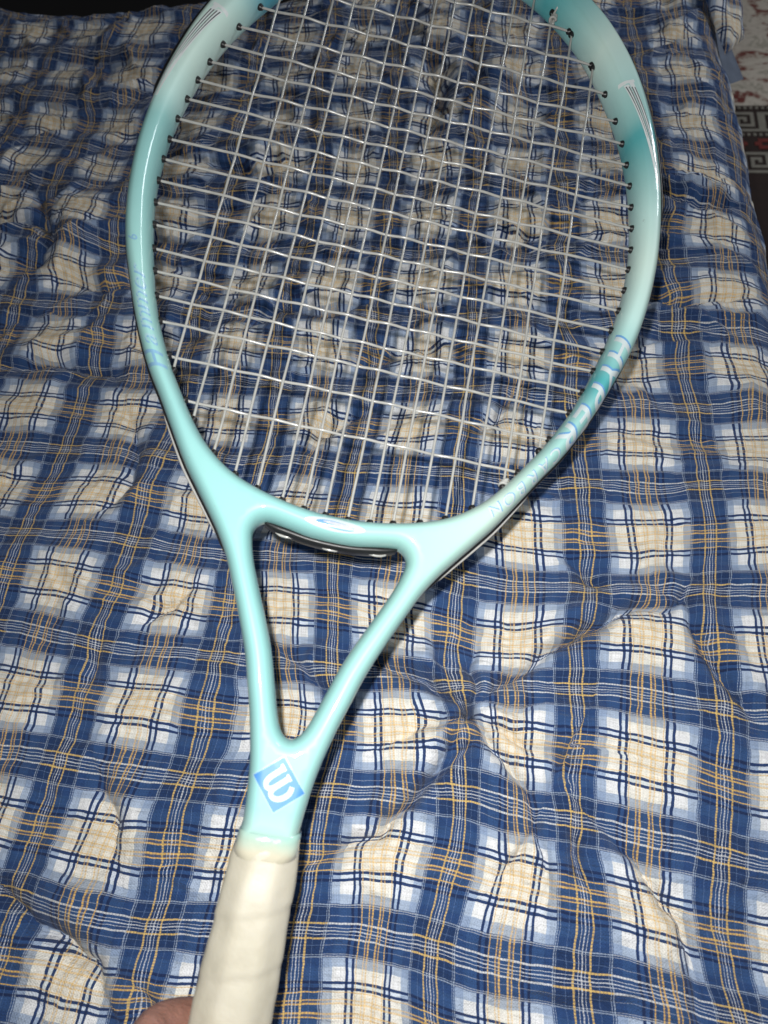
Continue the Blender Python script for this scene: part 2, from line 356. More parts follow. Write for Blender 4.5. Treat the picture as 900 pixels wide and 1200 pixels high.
# folds of the hanging side
hang = smooth(0.02, 0.15, dr)
X1 = X1 + hang * noise(sy * 22, sy * 0 + 9, 13) * 0.012; Y1 = Y1 + hang * noise(sx * 20, sx * 0 + 5, 14) * 0.012
Z1 = Hh * fall - dr - 0.006
uv = cloth_uv(sx, sy)
# cloth swallowed by the tighter creases: the pattern jumps across them
for pts, A, wd, puff in CREASE:
    J = min(A, 8) * 0.011; p = np.array(pts, float); X_ = sx * 1000; Y_ = sy * 1000
    m = (X_ > p[:, 0].min() - 90) & (X_ < p[:, 0].max() + 90) & (Y_ > p[:, 1].min() - 90) & (Y_ < p[:, 1].max() + 90)
    xx = X_[m] + noise(X_[m] / 14, Y_[m] / 14, 9) * 2.0; yy = Y_[m] + noise(X_[m] / 14, Y_[m] / 14, 10) * 2.0
    d, s, t = poly_dist(xx, yy, pts)
    # direction across the crease, taken from its chord
    ch = p[-1] - p[0]; ch /= np.linalg.norm(ch); nrm = np.array([-ch[1], ch[0]])
    f = J * s * np.exp(-d / 20) * np.clip(1.1 - np.abs(t - 0.5) * 1.8, 0.1, 1) * np.tanh(d / 1.2)
    uv[m, 0] += f * nrm[0]; uv[m, 1] += f * nrm[1]
far = smooth(0.02, 0.25, sy)
uv[:, 0] += noise(sx * 22, sy * 30, 15) * (0.02 + 0.03 * far) + noise(sx * 60, sy * 70, 17) * (0.008 + 0.008 * far)
uv[:, 1] += noise(sx * 24, sy * 18, 16) * (0.02 + 0.02 * far) + noise(sx * 55, sy * 60, 18) * (0.008 + 0.006 * far)
nx, ny = len(xs), len(ys)
idx = np.arange(nx * ny).reshape(ny, nx)
q = np.stack([idx[:-1, :-1], idx[:-1, 1:], idx[1:, 1:], idx[1:, :-1]], -1).reshape(-1, 4)
me = bpy.data.meshes.new('duvet')
me.vertices.add(nx * ny); me.vertices.foreach_set('co', np.c_[X1, Y1, Z1].astype(np.float32).ravel())
me.loops.add(q.size); me.loops.foreach_set('vertex_index', q.ravel().astype(np.int32))
me.polygons.add(len(q)); me.polygons.foreach_set('loop_start', (np.arange(len(q)) * 4).astype(np.int32))
me.update(calc_edges=True)
ul = me.uv_layers.new(name='cloth'); ul.data.foreach_set('uv', uv[q.ravel()].astype(np.float32).ravel())
duvet = link('duvet', me, None, PLAID)
tag(duvet, 'rumpled blue, white and yellow plaid duvet spread over the bed under the racket', 'duvet')

def surface_z(x, y): return float(height(np.array([x]), np.array([y]))[0]) - 0.006

# ------------------------------------------------------------------ floor, rug, mattress, corner cloths
FLOOR_Z = -0.50
fl = mesh('floor', [(-6, -6, FLOOR_Z), (6, -6, FLOOR_Z), (6, 6, FLOOR_Z), (-6, 6, FLOOR_Z)], [(0, 1, 2, 3)])
floor = link('floor', fl, None, simple('dark_floor', (0.012, 0.010, 0.009), 0.6, scale=8), False); tag(floor, kind='structure')

def rounded_box(name, x0, x1, y0, y1, z0, z1, r, mat, parent=None):
    bm = bmesh.new(); bmesh.ops.create_cube(bm, size=1)
    for v in bm.verts: v.co = Vector(((x0 + x1) / 2 + v.co.x * (x1 - x0), (y0 + y1) / 2 + v.co.y * (y1 - y0), (z0 + z1) / 2 + v.co.z * (z1 - z0)))
    bmesh.ops.bevel(bm, geom=bm.edges[:], offset=r, segments=4, profile=0.5, affect='EDGES')
    me = bpy.data.meshes.new(name); bm.to_mesh(me); bm.free()
    return link(name, me, parent, mat)
mattress = rounded_box('mattress', -0.80, 0.195, -0.60, 0.50, -0.28, -0.055, 0.03, simple('grey_ticking', (0.16, 0.18, 0.21), 0.9))
tag(mattress, 'grey mattress lying under the plaid duvet', 'mattress')
bb = rounded_box('divan', -0.79, 0.19, -0.60, 0.49, FLOOR_Z + 0.005, -0.283, 0.01, simple('dark_wood', (0.05, 0.03, 0.02), 0.5))
tag(bb, 'dark bed base carrying the mattress', 'bed')

# rug: worn cream ground with dark red blotches and a key border
def rug_ground():
    m = NT('rug_ground'); tc = m.n('ShaderNodeTexCoord').outputs['Object']
    mp = m.n('ShaderNodeMapping'); m.put(mp.inputs[0], tc); mp.inputs['Scale'].default_value = (22, 30, 1)
    a = m.noise(mp.outputs[0], 1.0, 5, 0.62, 0.6)
    mp2 = m.n('ShaderNodeMapping'); m.put(mp2.inputs[0], tc); mp2.inputs['Scale'].default_value = (90, 110, 1)
    b = m.noise(mp2.outputs[0], 1.0, 3, 0.6)
    f = m.math('ADD', m.math('MULTIPLY', a, 0.8), m.math('MULTIPLY', b, 0.2))
    c, _ = m.ramp(f, [(0.0, (0.10, 0.02, 0.018)), (0.40, (0.16, 0.035, 0.03)), (0.435, (0.26, 0.15, 0.12)), (0.455, (0.50, 0.44, 0.37)), (0.55, (0.62, 0.56, 0.48)), (0.60, (0.34, 0.31, 0.25)), (0.64, (0.55, 0.5, 0.42)), (1, (0.6, 0.55, 0.47))])
    m.base(c); m.rough(0.95); m.bump(m.noise(tc, 900, 2), 0.6, 0.002); return m.m
rug = bpy.data.objects.new('rug', None); COL.objects.link(rug); rug.location = (1.0, 1.2, FLOOR_Z)
tag(rug, 'cream and dark red patterned rug on the floor beside the bed', 'rug')
def slab(name, x0, x1, y0, y1, z0, z1, mat):
    V = [(x0, y0, z0), (x1, y0, z0), (x1, y1, z0), (x0, y1, z0), (x0, y0, z1), (x1, y0, z1), (x1, y1, z1), (x0, y1, z1)]
    V = [(a - 1.0, b - 1.2, c) for a, b, c in V]
    return link(name, mesh(name, V, [(0, 3, 2, 1), (4, 5, 6, 7), (0, 1, 5, 4), (1, 2, 6, 5), (2, 3, 7, 6), (3, 0, 4, 7)]), rug, mat, False)
slab('rug_field', 0.33, 1.9, 1.128, 2.2, 0.001, 0.010, rug_ground())
slab('rug_border', 0.33, 1.9, 0.2, 1.128, 0.001, 0.0095, simple('rug_dark', (0.030, 0.018, 0.016), 0.95, var=0.5, scale=60, bump=0.4))
red = simple('rug_red', (0.16, 0.03, 0.025), 0.95, var=0.4, scale=80)
pale = simple('rug_pale', (0.24, 0.225, 0.19), 0.95, var=0.3, scale=90)
def cells(name, rows, x0, y0, cw, ch, n, mat, z=0.0098):
    V = []; F = []
    for k in range(n):
        for j, row in enumerate(rows):
            for i, c in enumerate(row):
                if c != '#': continue
                a = x0 + (k * len(row) + i) * cw - 1.0; b = y0 - (j + 1) * ch - 1.2; o = len(V)
                for zz in (z - 0.0012, z + 0.0010):
                    V += [(a, b, zz), (a + cw, b, zz), (a + cw, b + ch, zz), (a, b + ch, zz)]
                F += [(o + 4, o + 5, o + 6, o + 7), (o, o + 1, o + 5, o + 4), (o + 1, o + 2, o + 6, o + 5), (o + 2, o + 3, o + 7, o + 6), (o + 3, o, o + 4, o + 7)]
    return link(name, mesh(name, V, F), rug, mat, False)
KEY = ["##########..",
       "#........#..",
       "#..####..#..",
       "#..#..#..#..",
       "#..#.##..#..",
       "#..#.....#..",
       "#..#######..".replace('#######', '######.'),
       "#...........",
       "#.##########",
       "..#........."]
KEY = ["#######.#",
       "#.....#.#",
       "#.###.#.#",
       "#.#.#.#.#",
       "#.#...#.#",
       "#.#####.#",
       "#.......#",
       "#########"]
tag(cells('key_pattern', KEY, 0.33, 1.108, 0.0062, 0.0066, 26, pale), kind='stuff')
tag(cells('key_pattern', KEY, 0.345, 1.000, 0.0062, 0.0066, 26, pale), kind='stuff')
tag(cells('dotted_line', ["#."], 0.33, 1.124, 0.005, 0.006, 150, pale), kind='stuff')
tag(cells('dotted_line', ["#."], 0.33, 1.050, 0.005, 0.006, 150, pale), kind='stuff')
tag(cells('red_band', ["..####..", ".##..##.", "..####.."], 0.33, 1.036, 0.006, 0.009, 32, red), kind='stuff')

# corner of the duvet folded back, and the grey sheet corner hanging under it
def patch(name, P, nu, nv, mat, bulge, thick, uvscale=None, uvoff=(0, 0)):
    """a padded four-cornered piece of cloth, P = corners in order"""
    P = [np.array(p, float) for p in P]; V = []; UVs = []
    nrm = np.cross(P[1] - P[0], P[3] - P[0]); nrm /= np.linalg.norm(nrm)
    for s in (1, -1):
        for j in range(nv):
            for i in range(nu):
                a, b = i / (nu - 1), j / (nv - 1)
                p = (P[0] * (1 - a) + P[1] * a) * (1 - b) + (P[3] * (1 - a) + P[2] * a) * b
                e = (1 - (2 * a - 1) ** 4) ** .5 * (1 - (2 * b - 1) ** 4) ** .5
                wv = float(noise(np.array([a * 3.1 + 7]), np.array([b * 2.7 + bulge * 90]), 21)[0])
                p = p + nrm * (s * thick * e + bulge * e * (0.6 + 0.8 * wv))
                V.append(tuple(p)); UVs.append((p[0] * 14.2 + uvoff[0], p[1] * 15.5 + uvoff[1]))
    F = []
    o = nu * nv
    for j in range(nv - 1):
        for i in range(nu - 1):
            a = j * nu + i
            F.append((a, a + 1, a + nu + 1, a + nu)); F.append((o + a + nu, o + a + nu + 1, o + a + 1, o + a))
    me = mesh(name, V, F)
    if uvscale:
        ul = me.uv_layers.new(name='cloth')
        for lp in me.loops: ul.data[lp.index].uv = UVs[lp.vertex_index]
    return link(name, me, None, mat)
fc = patch('folded_corner', [(0.222, 0.560, 0.004), (0.246, 0.500, -0.022), (0.268, 0.538, -0.030), (0.254, 0.598, -0.006)], 22, 26, PLAID, 0.006, 0.005, True, (0.9, 0.3))
fc.parent = duvet
gs = patch('bed_sheet_corner', [(0.235, 0.560, -0.050), (0.262, 0.535, -0.075), (0.286, 0.556, -0.080), (0.262, 0.600, -0.055)], 16, 18, simple('grey_blue_cotton', (0.13, 0.16, 0.22), 0.9, bump=0.4), -0.005, 0.002)
tag(gs, 'grey blue bed sheet corner sticking out below the plaid duvet at the far right corner', 'bed sheet')

# ------------------------------------------------------------------ racket
racket = bpy.data.objects.new('tennis_racket', None); COL.objects.link(racket)
racket.matrix_world = Matrix(((0.97178, 0.078404, 0.222479, -0.01155), (-0.031241, 0.977616, -0.208063, -0.1378),
                              (-0.233812, 0.195241, 0.952477, 0.08992), (0, 0, 0, 1)))
tag(racket, 'mint green tennis racket with white strings and an ivory grip held above the plaid duvet', 'tennis racket')

def mirror(pts): return [(x, y) for x, y in pts] + [(-x, y) for x, y in reversed(pts) if abs(x) > 0.01]
OUT_R = [(10.6, -57), (11.8, -51), (12.3, -44.5), (13.9, -31), (16.2, -20), (19.4, -8), (22.3, 1), (26.2, 13.5), (32.7, 29), (38.2, 41), (44, 53), (50, 62.5), (56.5, 71), (64.5, 81), (72.3, 91),
         (80.6, 103.5), (90, 118), (98.8, 131), (106, 144), (113, 158.7), (119.5, 174.5), (125, 188.8), (129.2, 203.5), (132.6, 221.5), (134.7, 242), (135, 260), (134, 279), (131.3, 300),
         (126.5, 323), (119.8, 344), (112.5, 361.5), (103.3, 377.7), (92.5, 392.2), (82.2, 402.4), (71, 411.5), (55, 421.5), (38, 430), (20, 435.5), (0, 437.5)]
IN_R = [(0, 80.2), (10, 80.5), (23, 82.3), (38, 86), (51, 91.3), (63.6, 100.5), (73, 111), (80.5, 121.5), (87.5, 131.8), (93.5, 142), (101, 156.5), (106, 169), (110.2, 181.5), (113.8, 193.5), (117, 206),
        (119.6, 218), (121.4, 230.5), (122.3, 243.5), (122.4, 256), (121.6, 269), (120, 281.8), (117.8, 294.6), (114.6, 308), (110.6, 321), (105.3, 334.5), (97.5, 350.5), (88, 367), (78, 380.5),
        (66, 393), (50, 405.5), (33, 414.5), (16, 420), (0, 422)]
TH_R = [(0, 68.6), (10, 68.9), (20, 70.6), (26, 71.7), (30, 71.9), (33.5, 70), (35, 66.3), (34.4, 62), (31.7, 53.5), (26.3, 41.3), (19.6, 27), (15.1, 16.2), (11.6, 5.5), (8.3, -5), (5.4, -12.7), (2.6, -16.3), (0, -17.4)]
def loop_from(right, closed_bottom=False):
    r = [np.array(p, float) for p in right]
    L = [np.array((-p[0], p[1])) for p in reversed(right) if abs(p[0]) > 0.01]
    return np.array(r + L)
def catmull(P, step, closed=True):
    n = len(P); out = []
    rngk = range(n) if closed else range(n - 1)
    for i in rngk:
        if closed: a, b, c, d = P[i - 1], P[i], P[(i + 1) % n], P[(i + 2) % n]
        else: a, b, c, d = P[max(i - 1, 0)], P[i], P[i + 1], P[min(i + 2, n - 1)]
        m = max(2, int(np.ceil(np.linalg.norm(c - b) / step)))
        for t in np.linspace(0, 1, m, endpoint=False):
            out.append(0.5 * ((2 * b) + (-a + c) * t + (2 * a - 5 * b + 4 * c - d) * t * t + (-a + 3 * b - 3 * c + d) * t ** 3))
    return np.array(out)
def smooth_loop(P, it):
    for _ in range(it): P = P * 0.5 + 0.25 * (np.roll(P, 1, 0) + np.roll(P, -1, 0))
    return P
out_c = catmull(loop_from(OUT_R), 1.6)
# the closed bottom of the shaft: drop the curve between the two shaft ends
inn_c = smooth_loop(catmull(loop_from(IN_R), 1.6), 6); thr_c = smooth_loop(catmull(loop_from(TH_R), 1.3), 3)
LOOPS = [out_c, inn_c, thr_c]
def seg_dist(P, loops):
    P = np.asarray(P, float); best = np.full(len(P), 1e9)
    for L in loops:
        A = L; B = np.roll(L, -1, 0); D = B - A; L2 = (D ** 2).sum(1) + 1e-12
        for i in range(0, len(P), 4000):
            q = P[i:i + 4000]
            t = np.clip(((q[:, None] - A[None]) * D[None]).sum(-1) / L2, 0, 1)
            d = np.linalg.norm(q[:, None] - A[None] - t[..., None] * D[None], axis=-1).min(1)
            best[i:i + 4000] = np.minimum(best[i:i + 4000], d)
    return best
def inside(P, L):
    x, y = P[:, 0], P[:, 1]; c = np.zeros(len(P), bool)
    A = L; B = np.roll(L, -1, 0)
    for (x1, y1), (x2, y2) in zip(A, B):
        m = (y1 > y) != (y2 > y)
        if y1 != y2: c ^= m & (x < (x2 - x1) * (y - y1) / (y2 - y1) + x1)
    return c
def in_frame(P): return inside(P, out_c) & ~inside(P, inn_c) & ~inside(P, thr_c)
RR_, HH_ = 6.2, 11.6
def prof(d):
    """half thickness of the frame at planform distance d (mm) from its edge"""
    t = np.clip(1 - d / RR_, 0, 1)
    return HH_ * (1 - t ** 2.25) ** (1 / 2.25) * (1 + 0.02 * np.clip((d - 5) / 6, 0, 1))
def normals(L):
    t = np.roll(L, -1, 0) - np.roll(L, 1, 0); t /= np.linalg.norm(t, axis=1)[:, None]
    return np.c_[t[:, 1], -t[:, 0]]
pts = []; 
for L in LOOPS: pts.append(L)
levels = [RR_ * (1 - math.cos(a)) for a in np.radians([12, 22, 32, 43, 54, 65, 77, 90])]
for L in LOOPS:
    N = normals(L)
    for s in (1, -1):
        for lv in levels[:7]:
            Q = L + N * s * lv
            k = in_frame(Q); Q = Q[k]
            if len(Q): Q = Q[seg_dist(Q, LOOPS) > lv * 0.985]
            if len(Q): pts.append(Q)
# middle points on a coarse grid for the wide areas
g = np.array([(x, y) for x in np.arange(-132, 133, 2.2) for y in np.arange(-74, 436, 2.2)])
g = g[in_frame(g)]; g = g[seg_dist(g, LOOPS) > RR_ * 0.93]; pts.append(g)
AP = np.concatenate(pts)
key = {}; keep = []
for i, p in enumerate(AP):
    k = (round(p[0] / 0.25), round(p[1] / 0.25))
    if i < sum(len(L) for L in LOOPS) or k not in key: key[k] = i; keep.append(i)
AP = AP[keep]
edges = []; o = 0
for L in LOOPS:
    edges += [(o + i, o + (i + 1) % len(L)) for i in range(len(L))]; o += len(L)
nb = o
cv, ce, cf_, ov, oe, of = delaunay_2d_cdt([Vector(p) for p in AP], edges, [], 0, 1e-5)
CV = np.array([tuple(v) for v in cv]); T3 = np.array([f for f in cf_ if len(f) == 3])
cen = CV[T3].mean(1); T3 = T3[in_frame(cen)]
dd = seg_dist(CV, LOOPS); hz = prof(dd); bnd = dd < 1e-3; hz[bnd] = 0
top_i = np.arange(len(CV)); bot_i = np.where(bnd, top_i, top_i + len(CV))
V = np.r_[np.c_[CV, hz], np.c_[CV, -hz]] / 1000
F = [tuple(t) for t in T3] + [tuple(bot_i[t][::-1]) for t in T3]
fme = mesh('frame', V, F)
bm = bmesh.new(); bm.from_mesh(fme)
bmesh.ops.delete(bm, geom=[v for v in bm.verts if not v.link_faces], context='VERTS')
bmesh.ops.recalc_face_normals(bm, faces=bm.faces[:]); 
iv = [v for v in bm.verts]
bm.to_mesh(fme); bm.free()
# exact normals of the rounded section, so that highlights run clean along the tubes
def edge_dir(P, loops):
    P = np.asarray(P, float); best = np.full(len(P), 1e9); gdir = np.zeros((len(P), 2))
    for L in loops:
        A = L; D = np.roll(L, -1, 0) - A; L2 = (D ** 2).sum(1) + 1e-12
        N = normals(L)
        for i in range(0, len(P), 4000):
            q_ = P[i:i + 4000]; t = np.clip(((q_[:, None] - A[None]) * D[None]).sum(-1) / L2, 0, 1)
            v_ = A[None] + t[..., None] * D[None] - q_[:, None]; dl = np.linalg.norm(v_, axis=-1); k = dl.argmin(1); dm_ = dl[np.arange(len(q_)), k]
            vv = v_[np.arange(len(q_)), k]; nn_ = N[k] * (1 - t[np.arange(len(q_)), k])[:, None] + np.roll(N, -1, 0)[k] * t[np.arange(len(q_)), k][:, None]
            # near the rim use the contour's own normal, pointing out of the material
            sgn = np.where(in_frame(A[k] + N[k] * 0.8), -1.0, 1.0)[:, None]
            dirn = np.where((dm_ > 0.8)[:, None], vv / np.maximum(dm_, 1e-6)[:, None], nn_ * sgn)
            m_ = dm_ < best[i:i + 4000]
            best[i:i + 4000][m_] = dm_[m_]; gdir[i:i + 4000][m_] = dirn[m_]
    return best, gdir
co = np.array([v.co[:] for v in fme.vertices]) * 1000
dE, gE = edge_dir(co[:, :2], LOOPS)
tE = np.clip(1 - dE / RR_, 0, 1); pE = 2.25
base_ = np.clip(1 - tE ** pE, 1e-6, 1)
slope = HH_ / RR_ * tE ** (pE - 1) * base_ ** (1 / pE - 1) * np.clip(tE / 0.3, 0, 1) ** 1.0
nE = np.c_[gE * slope[:, None], np.sign(co[:, 2])]
nE[dE < 0.02] = np.c_[gE[dE < 0.02], np.zeros((dE < 0.02).sum())]
nE /= np.linalg.norm(nE, axis=1)[:, None]
FRAME_N = nE

def paint():
    m = NT('racket_paint'); tc = m.n('ShaderNodeTexCoord').outputs['Object']
    sp = m.n('ShaderNodeSeparateXYZ'); m.put(sp.inputs[0], tc)
    x, y = sp.outputs[0], sp.outputs[1]
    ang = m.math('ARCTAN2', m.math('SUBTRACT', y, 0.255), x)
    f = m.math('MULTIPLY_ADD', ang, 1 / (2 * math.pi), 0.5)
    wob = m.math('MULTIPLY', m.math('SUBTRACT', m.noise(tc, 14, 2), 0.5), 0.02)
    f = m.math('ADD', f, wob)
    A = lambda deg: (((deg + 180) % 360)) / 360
    mint = (0.29, 0.58, 0.57); pale = (0.64, 0.84, 0.77); teal = (0.07, 0.40, 0.43); sky = (0.09, 0.42, 0.55); lite = (0.54, 0.80, 0.76)  # pale and lite sit high; lightened to offset the flash falling off there
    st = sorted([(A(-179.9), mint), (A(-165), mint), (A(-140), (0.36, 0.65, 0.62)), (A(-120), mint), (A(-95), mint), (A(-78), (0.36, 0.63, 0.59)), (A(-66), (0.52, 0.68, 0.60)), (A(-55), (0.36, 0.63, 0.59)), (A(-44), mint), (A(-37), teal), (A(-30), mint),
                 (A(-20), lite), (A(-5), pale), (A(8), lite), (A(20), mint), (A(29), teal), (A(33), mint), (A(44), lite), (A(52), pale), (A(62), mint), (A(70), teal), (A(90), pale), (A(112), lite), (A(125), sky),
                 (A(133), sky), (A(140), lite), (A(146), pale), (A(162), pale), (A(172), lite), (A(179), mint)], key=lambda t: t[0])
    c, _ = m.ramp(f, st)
    # the underside and outer flank of the hoop fade to a deeper mint
    fl_ = m.math('MULTIPLY', m.math('GREATER_THAN', m.math('ABSOLUTE', y), -1), m.noise(tc, 40, 3))
    c = m.mix(m.math('MULTIPLY_ADD', fl_, 0.2, -0.06, clamp=True), c, (0.40, 0.72, 0.68, 1))
    # fine scratches and specks of wear
    sn = m.noise(tc, 260, 5, 0.75); sp_, _ = m.ramp(sn, [(0.0, (0, 0, 0)), (0.67, (0, 0, 0)), (0.71, (1, 1, 1))])
    c = m.mix(m.math('MULTIPLY', sp_, 0.35), c, (0.25, 0.3, 0.28, 1))
    # yellowed lacquer by the grip
    yf, _ = m.ramp(m.math('MULTIPLY_ADD', y, -10.0, 0.0), [(0.0, (0, 0, 0)), (0.44, (0, 0, 0)), (0.60, (1, 1, 1))])
    c = m.mix(m.math('MULTIPLY', yf, 0.45), c, (0.66, 0.70, 0.55, 1))
    m.base(c); m.rough(m.math('MULTIPLY_ADD', m.noise(tc, 60, 3), 0.14, 0.34))
    m.b.inputs['Coat Weight'].default_value = 0.5; m.b.inputs['Coat Roughness'].default_value = 0.045
    m.b.inputs['Specular IOR Level'].default_value = 0.25
    m.bump(m.noise(tc, 70, 2), 0.05, 0.0004)
    return m.m
PAINT = paint()
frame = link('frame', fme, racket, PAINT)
fme.normals_split_custom_set_from_vertices([tuple(n_) for n_ in FRAME_N])

BLACK = simple('black_nylon', (0.012, 0.012, 0.013), 0.38, var=0.3, scale=300)
# bumper guard along the outer side of the hoop, standing a little proud
def strip(name, P, half_w, thick, mat, zc=0.0, parent=racket, closed=False, n=8):
    """P: Nx2 mm polyline on the frame's edge; band thick mm proud outward"""
    P = np.asarray(P, float)
    d = np.gradient(P, axis=0); d /= np.linalg.norm(d, axis=1)[:, None]; N = np.c_[d[:, 1], -d[:, 0]]
    sec = [(-0.6, -half_w), (thick * 0.7, -half_w * 0.9), (thick, -half_w * 0.45), (thick, half_w * 0.45), (thick * 0.7, half_w * 0.9), (-0.6, half_w)]
    V = []; F = []; m = len(sec)
    for i, p in enumerate(P):
        e = min(1, min(i, len(P) - 1 - i) / 4 + 0.1)
        for a, b in sec:
            q = p + N[i] * (a * e if a > 0 else a); V.append((q[0] / 1000, q[1] / 1000, (zc + b) / 1000))
    for i in range(len(P) - 1):
        for k in range(m): F.append((i * m + k, (i + 1) * m + k, (i + 1) * m + (k + 1) % m, i * m + (k + 1) % m))
    F.append(tuple(range(m))); F.append(tuple((len(P) - 1) * m + k for k in range(m))[::-1])
    me = mesh(name, V, F); bm = bmesh.new(); bm.from_mesh(me); bmesh.ops.recalc_face_normals(bm, faces=bm.faces[:]); bm.to_mesh(me); bm.free()
    return link(name, me, parent, mat)
oc = out_c
# orientation: walk the outer contour; it runs up the right side, over the top, down the left
iR = int(np.argmin(np.linalg.norm(oc - np.array([64.5, 81]), axis=1))); iL = int(np.argmin(np.linalg.norm(oc - np.array([-64.5, 81]), axis=1)))
j1 = int(np.argmin(np.linalg.norm(oc - np.array([128, 318]), axis=1))); j2 = int(np.argmin(np.linalg.norm(oc - np.array([-128, 318]), axis=1)))
strip('bumper_guard', oc[j1 - 30:j2 + 30], 6.5, 1.5, BLACK)
strip('grommet_strip', oc[iR - 22:j1 - 32], 4.0, 1.0, BLACK, -4.2)
strip('grommet_strip', oc[j2 + 32:iL + 24], 4.0, 1.0, BLACK, -4.2)
k0 = [(x, y - 0.2) for x, y in catmull(np.array([(-31, 71.6), (-22, 70.6), (-10, 68.9), (0, 68.5), (10, 68.9), (22, 70.6), (31, 71.6)], float), 2.0, False)]
strip('grommet_strip', k0[::-1] if False else k0, 5.5, 2.2, BLACK, -4.2)

# ------------------------------------------------------------------ strings
def string_mat():
    m = NT('nylon_string'); tc = m.n('ShaderNodeTexCoord').outputs['Object']
    n = m.noise(tc, 160, 3)
    c, _ = m.ramp(n, [(0.3, (0.37, 0.37, 0.35)), (0.7, (0.49, 0.49, 0.465))])
    m.base(c); m.rough(0.22); m.b.inputs['Subsurface Weight'].default_value = 0.0
    m.b.inputs['Coat Weight'].default_value = 0.5; m.b.inputs['Coat Roughness'].default_value = 0.18
    return m.m
STR = string_mat()
MX = [-88.4, -73.6, -60.8, -49.2, -37.9, -25.8, -15.3, -5.2, 5.2, 15.3, 25.8, 37.9, 49.2, 60.8, 73.6, 88.4]
CY = [120.5, 140.4, 156.5, 169.0, 181.5, 193.3, 206.0, 218.2, 230.7, 243.4, 255.5, 268.5, 281.5, 294.5, 307.4, 320.3, 334.0, 350.2, 367.5, 387.0]
SR = 0.65
def hit(L, ax, val, side):
    """where the loop crosses x=val or y=val"""
    A = L; B = np.roll(L, -1, 0); r = []
    for p, q in zip(A, B):
        if (p[ax] - val) * (q[ax] - val) <= 0 and p[ax] != q[ax]:
            t = (val - p[ax]) / (q[ax] - p[ax]); r.append(p[1 - ax] + t * (q[1 - ax] - p[1 - ax]))
    return (max if side > 0 else min)(r)
def jit(k, s): return (((k * 7919 + s * 104729) % 1000) / 1000 - 0.5)
grom = []
cross_x = []; main_y = []
def wob(i, j): return 1 if (i + j) % 2 == 0 else -1
def main_bend(i, y):   # strings pushed slightly out of line by play
    return 0.15 * math.sin(y / 37.0 + i * 2.1) + 0.10 * math.sin(y / 9.3 + i)
def cross_bend(j, x): return 0.18 * math.sin(x / 29.0 + j * 1.7) + 0.08 * math.sin(x / 8.0 + j * 3)
for i, x in enumerate(MX):
    ylo, yhi = hit(inn_c, 0, x, -1), hit(inn_c, 0, x, 1)
    cr = [(y, -0.42 * wob(i, j)) for j, y in enumerate(CY) if ylo + 1 < y < yhi - 1]
    kn = [(ylo - 3.5, 0.0)] + [(ylo + 2, 0.0)] * (cr[0][0] > ylo + 5) + cr + [(yhi + 3.5, 0.0)]
    P = []
    for (y0, z0), (y1, z1) in zip(kn[:-1], kn[1:]):
        n = 4 if y1 - y0 < 30 else 8
        for t in np.linspace(0, 1, n, endpoint=False):
            s = t * t * (3 - 2 * t); yy = y0 + (y1 - y0) * t; e = min(1, max(0, (yy - ylo) / 15), max(0, (yhi - yy) / 15))
            P.append(((x + main_bend(i, yy) * e) / 1000, yy / 1000, (z0 + (z1 - z0) * s) / 1000))
    P.append((x / 1000, kn[-1][0] / 1000, 0))
    v, f = tube(P, SR / 1000, 8)
    link('main_string', mesh('main_string', v, f), racket, STR)
    grom += [(x, ylo, 0, 1), (x, yhi, 0, -1)]
for j, y in enumerate(CY):
    xlo, xhi = hit(inn_c, 1, y, -1), hit(inn_c, 1, y, 1)
    cr = [(x, 0.58 * wob(i, j)) for i, x in enumerate(MX) if xlo + 2 < x < xhi - 2]
    kn = [(xlo - 3.5, 0.0)] + cr + [(xhi + 3.5, 0.0)]
    P = []
    for (x0, z0), (x1, z1) in zip(kn[:-1], kn[1:]):
        for t in np.linspace(0, 1, 6, endpoint=False):
            # nearly straight between crossings with a tight bend over each main
            s = t + 0.10 * math.sin(2 * math.pi * t) * -1; xx = x0 + (x1 - x0) * t; e = min(1, max(0, (xx - xlo) / 12), max(0, (xhi - xx) / 12))
            P.append((xx / 1000, (y + cross_bend(j, xx) * e) / 1000, (z0 + (z1 - z0) * s) / 1000))
    P.append((kn[-1][0] / 1000, y / 1000, 0))
    v, f = tube(P, SR / 1000 * 1.05, 8)
    link('cross_string', mesh('cross_string', v, f), racket, STR)
    grom += [(xlo, y, 1, 0), (xhi, y, -1, 0)]
# grommets: flanged black barrels standing out of the inner wall
def grommet_mesh():
    parts = []
    def ring(r0, z0, r1, z1, n=10):
        V = [(r0 * math.cos(2 * math.pi * k / n), r0 * math.sin(2 * math.pi * k / n), z0) for k in range(n)] + [(r1 * math.cos(2 * math.pi * k / n), r1 * math.sin(2 * math.pi * k / n), z1) for k in range(n)]
        return V, [(k, (k + 1) % n, n + (k + 1) % n, n + k) for k in range(n)]
    parts += [ring(1.85, -1.5, 1.85, 0.5), ring(1.85, 0.5, 1.5, 1.3), ring(1.5, 1.3, 1.3, 1.75), ring(1.3, 1.75, 0.75, 1.75)]
    V, F = join(parts)
    return mesh('grommet', [(a / 1000, b / 1000, c / 1000) for a, b, c in V], F)
gm = grommet_mesh(); gm.materials.append(BLACK)
for x, y, dx, dy in grom:
    o = link('grommet', gm, racket, None)
    # barrel follows the hoop normal part way
    i = int(np.argmin(np.linalg.norm(inn_c - np.array([x, y]), axis=1)))
    t = inn_c[(i + 1) % len(inn_c)] - inn_c[i - 1]; t = t / np.linalg.norm(t); nn = np.array([-t[1], t[0]])
    if nn @ np.array([dx, dy]) < 0: nn = -nn
    d = nn * 0.55 + np.array([dx, dy]) * 0.45
    o.location = (x / 1000, y / 1000, 0)
    o.rotation_euler = Vector((d[0], d[1], 0)).to_track_quat('Z', 'Y').to_euler()
